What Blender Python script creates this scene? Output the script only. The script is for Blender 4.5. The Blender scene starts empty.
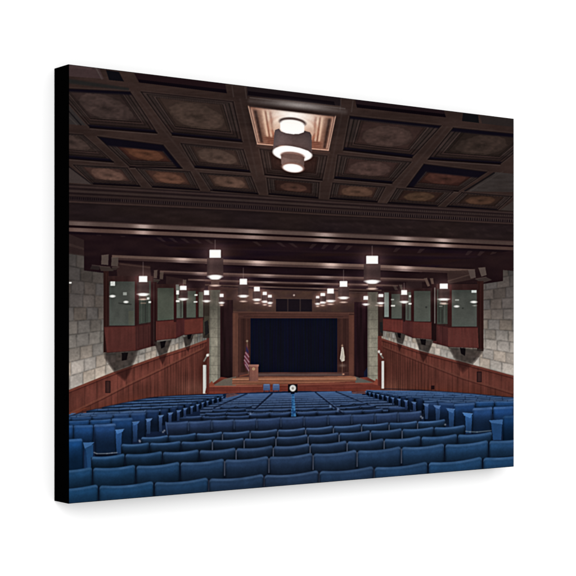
import bpy, math
import numpy as np
from mathutils import Vector, Matrix

# ============================================================================
#  A gallery-wrapped canvas print (auditorium picture) hanging on a white wall.
#  The printed picture is computed here with numpy from drawn shapes and is
#  carried by the canvas face as a colour attribute (it is ink: flat artwork).
# ============================================================================
scene = bpy.context.scene
C = scene.collection
rng = np.random.default_rng(7)

# ---------------------------------------------------------------- artwork ---
SS = 4                                   # samples per drawing unit
X0, Y0, X1, Y1 = 64.0, 58.0, 518.0, 510.0
NW, NH = int((X1 - X0) * SS), int((Y1 - Y0) * SS)
IMG = np.zeros((NH, NW, 3), np.float32); IMG[:] = (34, 22, 24)


def c3(c): return np.array(c, np.float32)


def win(x0, y0, x1, y1):
    i0 = max(0, int((x0 - X0) * SS) - 1); i1 = min(NW, int((x1 - X0) * SS) + 2)
    j0 = max(0, int((y0 - Y0) * SS) - 1); j1 = min(NH, int((y1 - Y0) * SS) + 2)
    if i1 <= i0 or j1 <= j0: return None
    xs = X0 + (np.arange(i0, i1, dtype=np.float32) + .5) / SS
    ys = Y0 + (np.arange(j0, j1, dtype=np.float32) + .5) / SS
    X, Y = np.meshgrid(xs, ys)
    return slice(j0, j1), slice(i0, i1), X, Y


def lay(sl, A, col):
    v = IMG[sl[0], sl[1]]
    A = A[..., None].astype(np.float32)
    v[:] = v * (1 - A) + np.asarray(col, np.float32) * A


def inside(P, X, Y):
    m = np.zeros(X.shape, bool)
    n = len(P); j = n - 1
    for i in range(n):
        xi, yi = P[i]; xj, yj = P[j]
        if yi != yj:
            m ^= ((yi > Y) != (yj > Y)) & (X < (xj - xi) * (Y - yi) / (yj - yi) + xi)
        j = i
    return m


def poly(P, col, a=1.0):
    """col: rgb or function(X, Y) -> rgb array"""
    xs = [p[0] for p in P]; ys = [p[1] for p in P]
    w = win(min(xs), min(ys), max(xs), max(ys))
    if w is None: return
    m = inside(P, w[2], w[3]) * a
    lay(w, m, col(w[2], w[3]) if callable(col) else col)


def box(x0, y0, x1, y1, col, a=1.0): poly([(x0, y0), (x1, y0), (x1, y1), (x0, y1)], col, a)


def seg(p, q, wd, col, a=1.0, soft=.35, prof=None):
    """stroke; prof = list of (t along, extra gain) peaks is handled by caller"""
    r = wd / 2 + soft * 2
    w = win(min(p[0], q[0]) - r, min(p[1], q[1]) - r, max(p[0], q[0]) + r, max(p[1], q[1]) + r)
    if w is None: return
    X, Y = w[2], w[3]
    dx, dy = q[0] - p[0], q[1] - p[1]; L2 = dx * dx + dy * dy + 1e-9
    t = np.clip(((X - p[0]) * dx + (Y - p[1]) * dy) / L2, 0, 1)
    d = np.hypot(X - p[0] - t * dx, Y - p[1] - t * dy)
    A = np.clip((wd / 2 + soft - d) / (2 * soft), 0, 1) * a
    lay(w, A, prof(X, Y) if prof else col)


def path(P, wd, col, a=1.0, soft=.35):
    for p, q in zip(P[:-1], P[1:]): seg(p, q, wd, col, a, soft)


def ell(cx, cy, rx, ry, col, a=1.0, tilt=0.0, soft=.5):
    R = max(rx, ry) + soft + 1
    w = win(cx - R, cy - R, cx + R, cy + R)
    if w is None: return
    X, Y = w[2] - cx, w[3] - cy; c, s = math.cos(tilt), math.sin(tilt)
    U = X * c + Y * s; V = -X * s + Y * c
    d = (np.sqrt((U / rx) ** 2 + (V / ry) ** 2) - 1) * min(rx, ry)
    lay(w, np.clip((soft - d) / (2 * soft), 0, 1) * a, col)


def glow(cx, cy, rx, ry, col, a=1.0, add=False, tilt=0.0):
    w = win(cx - 3 * rx - 3 * ry * abs(tilt), cy - 3 * ry - 3 * rx * abs(tilt), cx + 3 * rx + 3 * ry * abs(tilt), cy + 3 * ry + 3 * rx * abs(tilt))
    if w is None: return
    X, Y = w[2] - cx, w[3] - cy; Y = Y - tilt * X
    g = np.exp(-.5 * ((X / rx) ** 2 + (Y / ry) ** 2)) * a
    if add: IMG[w[0], w[1]] += g[..., None] * c3(col)
    else: lay(w, g, col)


def noise(X, Y, sx, sy, seed=0):
    """value noise in about -1..1"""
    u = X / sx + seed * 17.3; v = Y / sy + seed * 9.1
    i = np.floor(u).astype(np.int64); j = np.floor(v).astype(np.int64)
    f = u - i; g = v - j; f = f * f * (3 - 2 * f); g = g * g * (3 - 2 * g)

    def h(a, b):
        n = (a * 374761393 + b * 668265263 + seed * 97) & 0x7fffffff
        n = ((n ^ (n >> 13)) * 1274126177) & 0x7fffffff
        return ((n ^ (n >> 16)) & 0xffff) / 32767.5 - 1
    return ((h(i, j) * (1 - f) + h(i + 1, j) * f) * (1 - g) + (h(i, j + 1) * (1 - f) + h(i + 1, j + 1) * f) * g).astype(np.float32)


def homog(Q):
    """homography unit square -> quad Q (TL, TR, BR, BL); returns inverse map function"""
    src = [(0, 0), (1, 0), (1, 1), (0, 1)]; A = []; B = []
    for (u, v), (x, y) in zip(src, Q):
        A.append([u, v, 1, 0, 0, 0, -u * x, -v * x]); B.append(x)
        A.append([0, 0, 0, u, v, 1, -u * y, -v * y]); B.append(y)
    h = np.append(np.linalg.solve(np.array(A, float), np.array(B, float)), 1).reshape(3, 3)
    Hi = np.linalg.inv(h)

    def inv(X, Y):
        w = Hi[2, 0] * X + Hi[2, 1] * Y + Hi[2, 2]
        return (Hi[0, 0] * X + Hi[0, 1] * Y + Hi[0, 2]) / w, (Hi[1, 0] * X + Hi[1, 1] * Y + Hi[1, 2]) / w
    return inv


def lin(pts):
    xs = [p[0] for p in pts]; ys = [p[1] for p in pts]
    return lambda X: np.interp(X, xs, ys)


def band(f0, f1, xa, xb, col, a=1.0, soft=.3):
    """strip between curves y=f0(x) and y=f1(x)"""
    ss = np.linspace(xa, xb, 9)
    w = win(xa, min(f0(ss).min(), f1(ss).min()) - 1, xb, max(f0(ss).max(), f1(ss).max()) + 1)
    if w is None: return
    X, Y = w[2], w[3]
    A = np.clip((Y - f0(X)) / (2 * soft) + .5, 0, 1) * np.clip((f1(X) - Y) / (2 * soft) + .5, 0, 1)
    A = A * (X >= xa) * (X <= xb) * a
    lay(w, A, col(X, Y) if callable(col) else col)


def sm(a, b, t):
    t = np.clip((t - a) / (b - a), 0, 1); return t * t * (3 - 2 * t)


# ---- 1. coffered ceiling near the viewer
def beamcol(X, Y):
    n = noise(X, Y, 30, 9, 3); g = np.stack([44 + 5 * n, 36 + 4.4 * n, 34 + 4 * n], -1)
    side = np.clip(np.abs(X - 292) / 220, 0, 1)[..., None]
    g = g * c3((1.06, .93, .89)) + side * c3((1, 1, 1)) + 2.2 * noise(X, Y, 9, 1.6, 5)[..., None]
    return g


poly([(66, 60), (518, 110), (518, 216), (66, 190)], beamcol)

LTOP = lin([(69, 64.8), (514, 119.5)])


def coffer(Q, panel, med, sh=(0, 0, 0, 0), dim=1.0, medr=(.30, .30), seed=1, light=None):
    """sh: widths (top, right, bottom, left) of deep shadow bands as fractions"""
    inv = homog(Q)
    panel, med = c3(panel) * c3((.98, .88, .85)), c3(med) * c3((1.0, .91, .87))

    def f(X, Y):
        u, v = inv(X, Y)
        e = np.minimum(np.minimum(u, 1 - u) / .60, np.minimum(v / .36, (1 - v) / 1.25)); v0 = v; v = v + .07
        n = noise(X, Y, 7, 2.0, seed) * .05 + noise(X, Y, 18, 7, seed + 3) * .07
        col = np.ones(X.shape + (3,), np.float32) * c3((38, 29, 28))
        for a, b, k in ((.02, .07, 1.25), (.07, .10, .74), (.10, .15, 1.12), (.15, .17, .84), (.17, .205, 1.36), (.205, .225, .66)):
            m = ((e >= a) & (e < b))
            col[m] = c3((40, 31, 29)) * k
        inn = sm(.215, .235, e)[..., None]
        r = np.sqrt(((u - .5) / medr[0]) ** 2 + ((v - .5) / medr[1]) ** 2)
        th = np.arctan2(v - .5, u - .5)
        r = r * (1 + .015 * np.cos(8 * th) + .06 * noise(X, Y, 3, 2, seed + 9))
        pc = panel * .95 * (1 - .10 * sm(.0, .25, r - 1.0))[..., None]
        ring = .60 * sm(1.12, .90, r)
        pc = pc * (1 - ring[..., None]) + med * .93 * ring[..., None]
        pc = pc * (1 - .13 * np.exp(-((r - 1.02) / .06) ** 2) + .10 * sm(1.0, .5, r) + .11 * noise(X, Y, 3.4, 1.8, seed + 20) * sm(1.0, .8, r))[..., None]
        pc = pc * (1 - .16 * (np.abs(np.maximum(np.abs(u - .5) / .345, np.abs(v - .42) / .33) - 1) < .035))[..., None]
        pc = pc * (1 - .26 * np.exp(-(r / .30) ** 2) * (1 + .3 * noise(X, Y, 1.5, 1, seed)))[..., None]
        col = col * (1 - inn) + pc * inn
        # thick bottom molding reads as stripes, side away from light is dark
        low = sm(.66, .72, v0) * (1 - inn[..., 0])
        col = col * (1 - .12 * low)[..., None] * (1 - low[..., None] * c3((0, .06, .06)))
        v = v0
        col = col * (1 + n)[..., None] * dim
        dk = np.maximum.reduce([sm(sh[0] + .05, sh[0] * .8, v) if sh[0] else v * 0, sm(sh[1] + .04, sh[1] * .8, 1 - u) if sh[1] else v * 0,
                                sm(sh[2] + .04, sh[2] * .8, 1 - v) if sh[2] else v * 0, sm(sh[3] + .04, sh[3] * .8, u) if sh[3] else v * 0])
        col = col * (1 - dk[..., None]) + c3((16, 12, 20)) * dk[..., None]
        if light is not None: col = light(u, v, X, Y, col)
        return col
    poly(Q, f)
    # dark far lip and thin lit arris
    seg(Q[3], Q[2], 1.5, (15, 9, 11), .9)
    seg(Q[0], Q[1], .9, (24, 17, 18), .7)
    seg((Q[3][0], Q[3][1] + 1.4), (Q[2][0], Q[2][1] + 1.4), .7, (76, 63, 58), .6)
    seg(Q[0], Q[3], .8, (20, 14, 14), .8); seg(Q[1], Q[2], .8, (22, 15, 15), .8)
    seg((Q[0][0] - 1.3, Q[0][1]), (Q[3][0] - 1.3, Q[3][1]), .6, (68, 57, 53), .5); seg((Q[1][0] + 1.3, Q[1][1]), (Q[2][0] + 1.3, Q[2][1]), .6, (68, 57, 53), .5)
    seg((Q[0][0], Q[0][1] - 1.2), (Q[1][0], Q[1][1] - 1.2), .6, (64, 52, 49), .45)


# row A, mostly cut off by the top edge
poly([(66, 60), (98, 66), (104, 79), (66, 76)], (60, 45, 45))
poly([(66, 60), (90, 62), (92, 70), (66, 68)], (66, 50, 50), .8)
band(lin([(66, 78.5), (130, 88)]), lin([(66, 83), (130, 91)]), 66, 129, (30, 31, 31), .75, 1)
seg((96, 68), (102, 79), 1.2, (80, 70, 66), .6)
poly([(106, 70), (119, 72), (124, 81.5), (109, 80)], (16, 14, 18))
poly([(134, 73), (225, 83.5), (227, 93.3), (139, 82.5)], (30, 17, 20))
poly([(138, 79.2), (226, 89.6), (227, 93.3), (139, 82.5)], (15, 9, 14))
poly([(247, 86.5), (340, 98), (341, 106), (247, 95.8)], (30, 22, 24))
poly([(248, 91), (334, 101.5), (335, 105.5), (248, 95)], (17, 11, 15))
poly([(355, 99.5), (444, 110.5), (446, 117.4), (357, 107.6)], (30, 19, 22))
poly([(356, 104), (445, 114), (446, 117.4), (357, 107.6)], (14, 8, 12))
poly([(463, 113), (478, 115), (479, 123), (462, 121)], (17, 16, 18))
poly([(480, 115.5), (514, 119.5), (514, 127), (482, 123.5)], (40, 33, 32))
for x, dx in ((232, 1), (245, 1), (341, -.6), (353, -1)):
    seg((x, LTOP(x) + 1), (x + dx * 1.5, LTOP(x) + 12), .9, (70, 60, 58), .5)

# row B
coffer([(56, 88), (130, 91.7), (157, 133), (90, 127.5)], (52, 43, 42), (66, 57, 55), (.05, 0, .07, 0), 1, (.34, .36), 11)
coffer([(141, 91.8), (233, 101.9), (242, 141.7), (172.5, 135)], (58, 48, 44), (72, 62, 56), (0, 0, .07, 0), 1, (.33, .33), 12)
coffer([(350, 116), (441, 125.8), (411.7, 157.6), (343.5, 150)], (58, 45, 43), (71, 60, 57), (.04, 0, .10, 0), 1, (.31, .31), 13)
coffer([(453.3, 127.8), (535, 136), (500, 164), (428.3, 159.2)], (44, 37, 34), (56, 48, 44), (.08, 0, .07, 0), 1, (.30, .34), 14)
poly([(66, 102), (86, 125.5), (66, 124)], (46, 40, 39)); seg((66, 108), (81, 125), 1.1, (22, 18, 20))
seg((66, 114), (77, 125), .8, (70, 62, 60), .5)
# row C
coffer([(46, 132), (83, 135), (113.5, 162), (58, 157.5)], (54, 45, 43), (64, 55, 52), (0, 0, .07, 0), 1, (.36, .36), 21)
coffer([(97.5, 136.5), (163, 145), (182, 168.2), (130, 167)], (64, 41, 36), (88, 60, 42), (.28, .10, 0, 0), 1, (.30, .30), 22)
coffer([(181, 143.5), (243, 149.5), (250, 172), (195, 167.5)], (62, 50, 46), (80, 69, 62), (0, 0, .08, 0), 1, (.33, .34), 23)
coffer([(260, 149), (327, 156), (322, 180), (265, 174.6)], (48, 34, 32), (50, 36, 34), (0, 0, 0, 0), .92, (.30, .30), 24)
coffer([(338, 155), (411, 162), (391.7, 183.3), (334.5, 178.3)], (60, 46, 44), (74, 61, 58), (0, 0, .10, 0), 1, (.32, .34), 25)
coffer([(424, 164), (487, 172), (458, 191), (407, 187)], (56, 36, 33), (66, 44, 38), (.26, 0, 0, .10), 1, (.34, .28), 26)
poly([(496, 172), (514, 174), (514, 192), (467, 191.5)], lambda X, Y: np.stack([50 + 4 * noise(X, Y, 9, 2, 1), 43 + 4 * noise(X, Y, 9, 2, 1), 41 + 4 * noise(X, Y, 9, 2, 1)], -1))
seg((494, 173), (465, 191), 1.6, (20, 17, 19), .9); seg((503, 171.5), (470, 191), .8, (66, 58, 56), .4)
# row D
poly([(66, 166), (72, 168), (93, 184.5), (66, 182.5)], (58, 48, 46)); seg((68, 166), (92, 184), 1.1, (22, 16, 18))
coffer([(73.5, 165), (127, 168), (140, 186.3), (93.5, 184)], (68, 52, 48), (96, 77, 68), (0, 0, .06, 0), 1, (.32, .36), 31)
coffer([(136, 168), (190, 171.7), (199.5, 190), (152.7, 187)], (68, 50, 44), (94, 68, 54), (0, 0, .06, 0), 1, (.30, .32), 32)
coffer([(200, 173), (251, 176.4), (258, 194), (211, 190.3)], (70, 55, 49), (90, 73, 63), (0, 0, .06, 0), 1, (.32, .34), 33)
coffer([(267, 178), (319, 182.6), (318, 198.2), (269, 194.2)], (52, 37, 34), (84, 61, 52), (0, 0, .06, 0), .95, (.27, .26), 34)
coffer([(333, 183), (385, 187), (377, 202), (330, 198.6)], (62, 46, 41), (86, 68, 55), (0, 0, .06, 0), 1, (.32, .34), 35)
coffer([(397, 188.5), (453, 192), (437, 206.5), (388, 203)], (52, 38, 34), (82, 66, 50), (0, 0, .07, 0), 1, (.28, .30), 36)
coffer([(462, 192.5), (512, 196.5), (497, 210.5), (447, 206.5)], (48, 37, 33), (78, 58, 44), (0, 0, .07, 0), 1, (.28, .30), 37)
poly([(514, 200), (514, 211), (500, 210.5)], (52, 43, 40))
# long beams: soft sheen towards the middle
for a, b in (((240, 99), (257, 176)), ((342, 113), (328, 180)), ((133, 92), (212, 190)), ((447, 127), (383, 202))):
    seg(a, b, 1.0, (66, 54, 51), .35, 1.0)
# beam AB sheen
seg((250, 101), (345, 112), 3.0, (92, 84, 82), .40, 2.0)
glow(300, 105.2, 20, 2.4, (190, 182, 178), .62, tilt=.108)
seg((250, 97.6), (345, 108.6), .8, (108, 100, 98), .5)

# lit coffer with the big lamp
LQ = [(248.3, 105.6), (335.5, 115.8), (328.3, 150.2), (257.5, 143.8)]


def lampfield(X, Y):
    inv = homog(LQ); u, v = inv(X, Y)
    e = np.minimum(u, 1 - u); ev = np.minimum(v, 1 - v)
    base = np.ones(X.shape + (3,), np.float32) * c3((128, 84, 66))
    d = np.sqrt(((X - 292) / 25) ** 2 + ((Y - 121) / 15) ** 2)
    k = np.exp(-d ** 2 * .75)[..., None]
    base = base * (1 - k) + c3((255, 222, 196)) * k
    for c0, wd, cc, al in ((.02, .016, (225, 175, 150), .75), (.065, .030, (52, 34, 30), .9), (.105, .02, (118, 82, 66), .6), (.155, .014, (235, 196, 165), .85),
                           (.180, .010, (120, 66, 48), .7), (.205, .012, (238, 205, 175), .75), (.235, .016, (128, 72, 54), .7)):
        g = np.exp(-((e - c0) / wd) ** 2) * al * sm(.03, .12, v) * sm(0, .10, 1 - v)
        base = base * (1 - g[..., None]) + c3(cc) * g[..., None]
    bot = sm(.70, .78, v)
    st = .5 + .5 * np.sin(v * 110)
    bb = c3((92, 54, 42)) + (st * 40)[..., None] * c3((1, .7, .55))
    bt = (bot * sm(.06, .16, e))[..., None]
    base = base * (1 - bt) + bb * bt
    r = np.sqrt(((u - .5) / .31) ** 2 + ((v - .45) / .34) ** 2)
    g = (np.exp(-((r - 1.0) / .07) ** 2) * .45)[..., None]
    base = base * (1 - g) + c3((176, 112, 86)) * g
    g = (np.exp(-((r - .84) / .07) ** 2) * .35)[..., None]
    base = base * (1 - g) + c3((255, 228, 200)) * g
    # wash of light on the upper middle
    g = (np.exp(-((u - .5) / .24) ** 2 - ((v - .12) / .24) ** 2) * .95)[..., None]
    base = base * (1 - g) + c3((255, 250, 244)) * g
    edge = (sm(.0, .05, ev) * sm(0, .03, e))[..., None]
    base = base * edge + c3((58, 40, 36)) * (1 - edge)
    return base + 5 * noise(X, Y, 2, 2, 9)[..., None]


poly(LQ, lampfield)
seg(LQ[3], LQ[2], 1.1, (215, 165, 140), .85); seg(LQ[0], LQ[3], .9, (226, 178, 152), .8); seg(LQ[1], LQ[2], .9, (220, 172, 148), .8)
seg((257, 146), (329, 152.6), 2.0, (72, 50, 44), .6, .8)
seg(LQ[0], LQ[1], 1.2, (50, 38, 36), .8)
# lamp, top to bottom
T = .11
ell(292.5, 122.3, 13.6, 4.9, (96, 78, 74), 1, T)
ell(292.3, 123.9, 12.0, 4.1, (255, 250, 244), 1, T)
poly([(280.3, 122.5), (304.2, 125), (304.2, 132), (280.3, 129)], (255, 252, 248))
ell(292.3, 130.5, 12, 4.0, (255, 252, 248), 1, T)


def drum(X, Y):
    t = (X - 273.5) / 38.5
    b = 74 + 16 * np.exp(-((t - .22) / .22) ** 2) - 8 * sm(.75, 1, t) + 4 * sm(.85, 1, t)
    return np.stack([b, b * .83, b * .83], -1) + 1.5 * noise(X, Y, 8, 1, 2)[..., None]


poly([(274.3, 133.5), (275, 130), (279, 128.5), (281, 131.3), (286, 133.2), (293, 134.2), (299, 133.9), (303.8, 132.3), (304.2, 130.6), (310, 132.2), (311.5, 135.2),
      (312, 154.5), (308, 151), (300, 148.2), (292, 146.4), (283, 145.4), (277, 146.2), (273, 149)], drum)
ell(292.4, 153.6, 19.8, 7.7, (255, 253, 250), 1, T, .4)
poly([(273, 148), (277, 146.0), (283, 145.2), (292, 146.3), (300, 148.0), (308, 150.8), (312, 154), (311, 149), (300, 142), (275, 141)], drum)
ell(292.6, 155.4, 11.7, 3.6, (122, 96, 90), 1, T)


def drum2(X, Y):
    t = (X - 281) / 23.5
    b = 96 + 14 * np.exp(-((t - .25) / .25) ** 2) - 12 * sm(.7, 1, t)
    return np.stack([b, b * .80, b * .76], -1)


poly([(281, 154.5), (304.4, 157), (304, 168.5), (300, 170.5), (284, 168), (281.2, 163.5)], drum2)
ell(292.6, 156.6, 11.7, 2.8, (88, 68, 64), 1, T)
ell(292.9, 167.6, 11.5, 5.1, (122, 92, 84), 1, T)
ell(292.8, 168.1, 9.9, 4.1, (255, 252, 248), 1, T, .4)
glow(292, 153, 26, 13, (24, 16, 13), 1, True)

# ---- 2. big cross beam with cornice
D0 = lin([(66, 183.5), (240, 193.8), (330, 200), (513, 211)])


def off(f, d0, d1=None):
    d1 = d0 if d1 is None else d1
    return lambda X: f(X) + d0 + (d1 - d0) * (X - 69) / 444.0


HL = lin([(60, 220.8), (240, 229), (330, 233.2), (513, 241.9)])
band(D0, HL, 64, 516, lambda X, Y: np.stack([34 + 4 * noise(X, Y, 14, 3, 2) + 3 * noise(X, Y, 40, 20, 6), 24 + 3 * noise(X, Y, 14, 3, 2) + 2 * noise(X, Y, 40, 20, 6), 24 + 3 * noise(X, Y, 14, 3, 2)], -1))
for o, wd, cc, al in ((1.6, 1.8, (56, 42, 40), .8), (3.8, 1.2, (30, 20, 22), .8), (5.8, 2.4, (58, 45, 42), .7), (8.4, 1.2, (28, 18, 20), .8), (10.2, 1.6, (50, 37, 35), .7),
                      (12.5, 2.4, (20, 12, 16), .9), (16.6, 1.4, (60, 44, 40), .8), (18.4, 1.0, (28, 19, 20), .8)):
    f = off(D0, o * 1.04, o * .72)
    band(f, lambda X, f=f, wd=wd: f(X) + wd, 64, 516, cc, al, .5)
# dentils
for i in range(210):
    x = 67 + i * 2.15
    y = off(D0, 13.6 * 1.04, 13.6 * .72)(x)
    box(x, y - 1.2, x + 1.0, y + 1.6, (58, 45, 43) if x > 120 else (40, 30, 30), .75 if x < 330 else .9)
for i in range(75):
    x = 360 + i * 2.1
    y = off(D0, 6.6 * 1.04, 6.6 * .72)(x)
    box(x, y - 1.0, x + 1.0, y + 1.0, (30, 21, 22), .5)
# painted scrollwork on the fascia, very faint
w = win(66, 200, 514, 240); X, Y = w[2], w[3]
vv = (Y - off(D0, 19.5, 14)(X)) / np.maximum(HL(X) - off(D0, 19.5, 14)(X), 1)
sc = np.sin(X * .33 + 3.0 * np.sin(vv * 6)) * np.sin(vv * 9 + 2 * np.sin(X * .17)) * (vv > .08) * (vv < .9)
IMG[w[0], w[1]] += (np.clip(sc, 0, 1) * 5 * sm(180, 420, X))[..., None] * c3((1, .8, .7))


def hl(base, peaks, gain):
    def f(X, Y):
        col = np.ones(X.shape + (3,), np.float32) * c3(base)
        col = col * (1 + .05 * noise(X, Y, 25, 4, 8))[..., None]
        for px, wd, k in peaks:
            col += (np.exp(-((X - px) / wd) ** 2) * k * gain)[..., None] * c3((1, .94, .91))
            col += (np.exp(-((X - px) / (wd * 3)) ** 2) * k * gain * .3)[..., None] * c3((1, .86, .8))
        return np.clip(col, 0, 255)
    return f


PK = [(80, 12, .25), (143, 8, .85), (253, 12, .55), (325, 10, .7), (403, 9, .75), (443, 8, .85), (215, 30, .25)]
band(off(HL, -.6), off(HL, 3.9, 3.4), 64, 516, hl((66, 51, 47), PK, 88))
band(off(HL, -.9), off(HL, .1), 64, 516, (58, 42, 40), .9)
band(off(HL, 4.1, 3.5), off(HL, 6.4, 5.2), 64, 516, (26, 14, 16))
band(off(HL, 6.4, 5.2), off(HL, 10.4, 8.6), 64, 516, hl((70, 51, 46), PK, 82))

# ---- 3. lower, darker ceiling beyond the beam
CB = off(HL, 10.4, 8.6)
FL = lin([(60, 300), (516, 300)])
band(CB, FL, 64, 516, lambda X, Y: np.stack([30 + 5 * noise(X, Y, 30, 3, 1), 17 + 3 * noise(X, Y, 30, 3, 1), 21 + 3 * noise(X, Y, 30, 3, 2)], -1))
band(CB, off(CB, 2.5), 64, 516, (22, 13, 18), .7, .8)
# joist ends catching light
for x in range(96, 500, 12):
    if noise(np.array([[x * 1.0]]), np.array([[3.0]]), 7, 7, 5)[0, 0] > -.2:
        y = CB(x) + 2.2
        s = 1 if x < 292 else -1
        poly([(x, y), (x + 5, y + .2), (x + 5 + s * 5, y + 4.5), (x + 2 + s * 5, y + 4.3)], (62, 47, 45), .38)
seg((140, 246), (500, 258), 1.0, (44, 28, 30), .5, 1)
B2 = lin([(60, 252.6), (112, 255.2), (196, 258.7), (286, 262), (366, 264.6), (470, 269.4), (516, 271.5)])
P2 = [(182, 8, .8), (258, 9, .9), (331, 8, .9), (404, 8, .85)]
band(off(B2, -.2), off(B2, 2.6), 110, 472, hl((86, 66, 59), P2, 95))
band(off(B2, 2.6), off(B2, 5.0), 110, 472, hl((62, 44, 42), P2, 70))
band(off(B2, 5.0), off(B2, 6.2), 110, 472, (22, 12, 15), .8)
B3 = lin([(150, 270), (196, 272), (286, 275), (366, 277.2), (430, 279)])
P3 = [(200, 6, .6), (266, 9, .7), (325, 8, .6)]
band(B3, off(B3, 1.7), 158, 425, hl((78, 58, 53), P3, 80)); band(off(B3, 1.7), off(B3, 3.2), 158, 425, hl((50, 34, 33), P3, 60))
B4 = lin([(186, 278.8), (286, 282), (366, 284), (400, 285)])
band(B4, off(B4, 1.5), 186, 398, hl((70, 51, 47), [(200, 5, .3), (268, 8, .6), (318, 8, .6), (366, 4, .5)], 75)); band(off(B4, 1.5), off(B4, 2.6), 186, 398, (46, 30, 29))
B5 = lin([(200, 284), (286, 287), (366, 289.2), (385, 290)])
band(B5, off(B5, 1.3), 203, 382, hl((66, 48, 43), [(270, 8, .4), (316, 7, .4)], 60))
B6 = lin([(215, 288), (286, 290), (366, 292)])
band(B6, off(B6, 1.1), 215, 372, (62, 45, 41))

# ---- 4. end wall, proscenium, curtain, stage
poly([(208, 286), (292, 290.6), (379, 294), (379, 400), (208, 400)], (60, 40, 37))
poly([(222, 289.5), (292, 291.2), (366, 293.4), (366, 314), (222, 312)], lambda X, Y: np.stack([66 + 4 * noise(X, Y, 5, 3, 4) - 12 * sm(40, 75, np.abs(X - 292)), 46 + 3 * noise(X, Y, 5, 3, 4) - 10 * sm(40, 75, np.abs(X - 292)), 41 + 0 * X - 8 * sm(40, 75, np.abs(X - 292))], -1))
box(276, 298.7, 312, 311.4, (24, 17, 23))
for x in (287.8, 300.2): seg((x, 299), (x, 311.2), 1.0, (58, 44, 42), .9)
for y in np.arange(300.3, 311, 1.6): seg((276.5, y), (311.5, y), .5, (40, 30, 34), .5)
seg((276, 298.4), (312, 299.0), .7, (88, 66, 58), .6)
ell(294, 295.2, .8, .8, (190, 170, 160))


def wood(base, sx=2.2, sy=40, amp=.10, seed=1):
    base = c3(base)
    return lambda X, Y: base * (1 + amp * noise(X, Y, sx, sy, seed) + .04 * noise(X, Y, 9, 9, seed + 2))[..., None]


box(232.5, 312, 354.5, 382, wood((55, 33, 30)))
box(238, 312.5, 349, 318.6, wood((68, 42, 37), 30, 1.5))
seg((233, 312), (354, 313.2), 1.2, (84, 55, 47), .9); seg((244, 316.4), (343, 316.8), .7, (52, 32, 30), .8)
box(250.5, 318.3, 337.3, 372.5, lambda X, Y: np.stack([14 + 0 * X, 15 + 1.5 * noise(X, Y, 1.6, 30, 5), 27 + 3 * np.sin(X * 2.3 + 1.6 * noise(X, Y, 6, 30, 2)) + 4 * noise(X, Y, 1.6, 40, 3)], -1))
for x, wd, cc in ((239.8, 1.0, (78, 47, 40)), (243.5, .8, (48, 28, 27)), (246.5, 1.0, (70, 42, 36)), (249.3, .9, (50, 28, 27)), (339, .9, (52, 30, 28)), (342, 1.0, (70, 42, 36)), (345.5, .8, (48, 28, 26)), (347.8, 1.0, (58, 34, 31))):
    seg((x, 319), (x, 374), wd, cc, .8)
box(220, 300, 233, 384, wood((36, 21, 23), 1.8, 30, .25, 4)); box(354.2, 302, 368, 384, wood((33, 18, 22), 1.8, 30, .25, 5))
poly([(364, 372), (368, 366), (368, 385), (364, 385)], (24, 28, 48), .8)
box(232.5, 313, 238.2, 378, wood((84, 52, 43), 1.5, 40, .12, 6)); box(348.8, 315, 354.3, 377, wood((80, 48, 40), 1.5, 40, .12, 7))
seg((232.7, 313), (232.7, 378), .6, (60, 36, 32), .8); seg((354.2, 314), (354.2, 377), .6, (56, 32, 30), .8)


def stonep(X, Y):
    b = 1 + .07 * noise(X, Y, 3, 5, 3) + .05 * noise(X, Y, 1, 1.4, 8)
    k = 74 + 60 * sm(292, 345, Y)
    return np.stack([k * 1.0, k * .95, k * .84], -1) * b[..., None]


box(209.3, 290, 220.2, 386, stonep); box(367.6, 292, 378, 384, stonep)
for y in np.arange(300, 384, 9.3): seg((209.3, y), (220, y + .5), .5, (70, 64, 58), .5); seg((367.6, y + 1), (378, y + 1), .5, (70, 64, 58), .5)
box(217.6, 292, 220.2, 386, (60, 54, 50), .45); box(367.6, 292, 369.2, 384, (60, 54, 50), .4)
box(209.3, 290, 211, 386, (60, 54, 48), .3)
# stage floor and risers
poly([(221, 377), (234, 379), (356, 378), (367, 377), (381, 384), (381, 393), (208, 394), (208, 387)], wood((104, 52, 42), 9, 2, .12, 3))
poly([(224, 379), (236, 376.5), (236, 386), (221, 387), (212, 386)], (96, 84, 74))
poly([(354, 376), (366, 380), (377, 384), (356, 385)], (88, 82, 76))
box(238.5, 372.3, 349, 377.6, wood((72, 44, 40), 20, 1.2, .15, 3))
box(258, 373.6, 342, 375.8, (96, 78, 74), .55)
poly([(232.3, 378.2), (240, 377.0), (258, 376.9), (330, 376.6), (350, 376), (355.5, 376.8), (356.5, 380), (355, 381.4), (330, 382.6), (258, 384.6), (240, 385), (232.3, 384.8)],
     lambda X, Y: c3((128, 80, 60)) * (1 + .16 * np.sin((Y - 376) * 2.3) + .05 * noise(X, Y, 12, 1, 4))[..., None])
seg((233, 379.2), (356, 378.2), 1.0, (176, 124, 96), .7); seg((233, 382.6), (352, 380.8), .8, (108, 62, 48), .6)
poly([(208, 385.8), (258, 385.6), (356, 382.8), (380, 382.6), (380.5, 392), (356, 393.4), (208, 394)], wood((102, 48, 40), 14, 2, .10, 9))
seg((208.5, 386.4), (262, 386.0), .9, (158, 94, 74), .8); seg((280, 385.2), (380, 382.8), .9, (142, 82, 64), .7)
seg((209, 390.5), (380, 388), .7, (84, 36, 32), .7)
for x in np.arange(214, 380, 13.0): seg((x, 387), (x, 393), .5, (80, 34, 30), .6)
poly([(209, 384), (212, 381), (215, 386), (209, 386.5)], (126, 66, 50)); poly([(373, 384), (376.5, 378.5), (380, 383), (380, 386)], (130, 66, 52))
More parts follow.
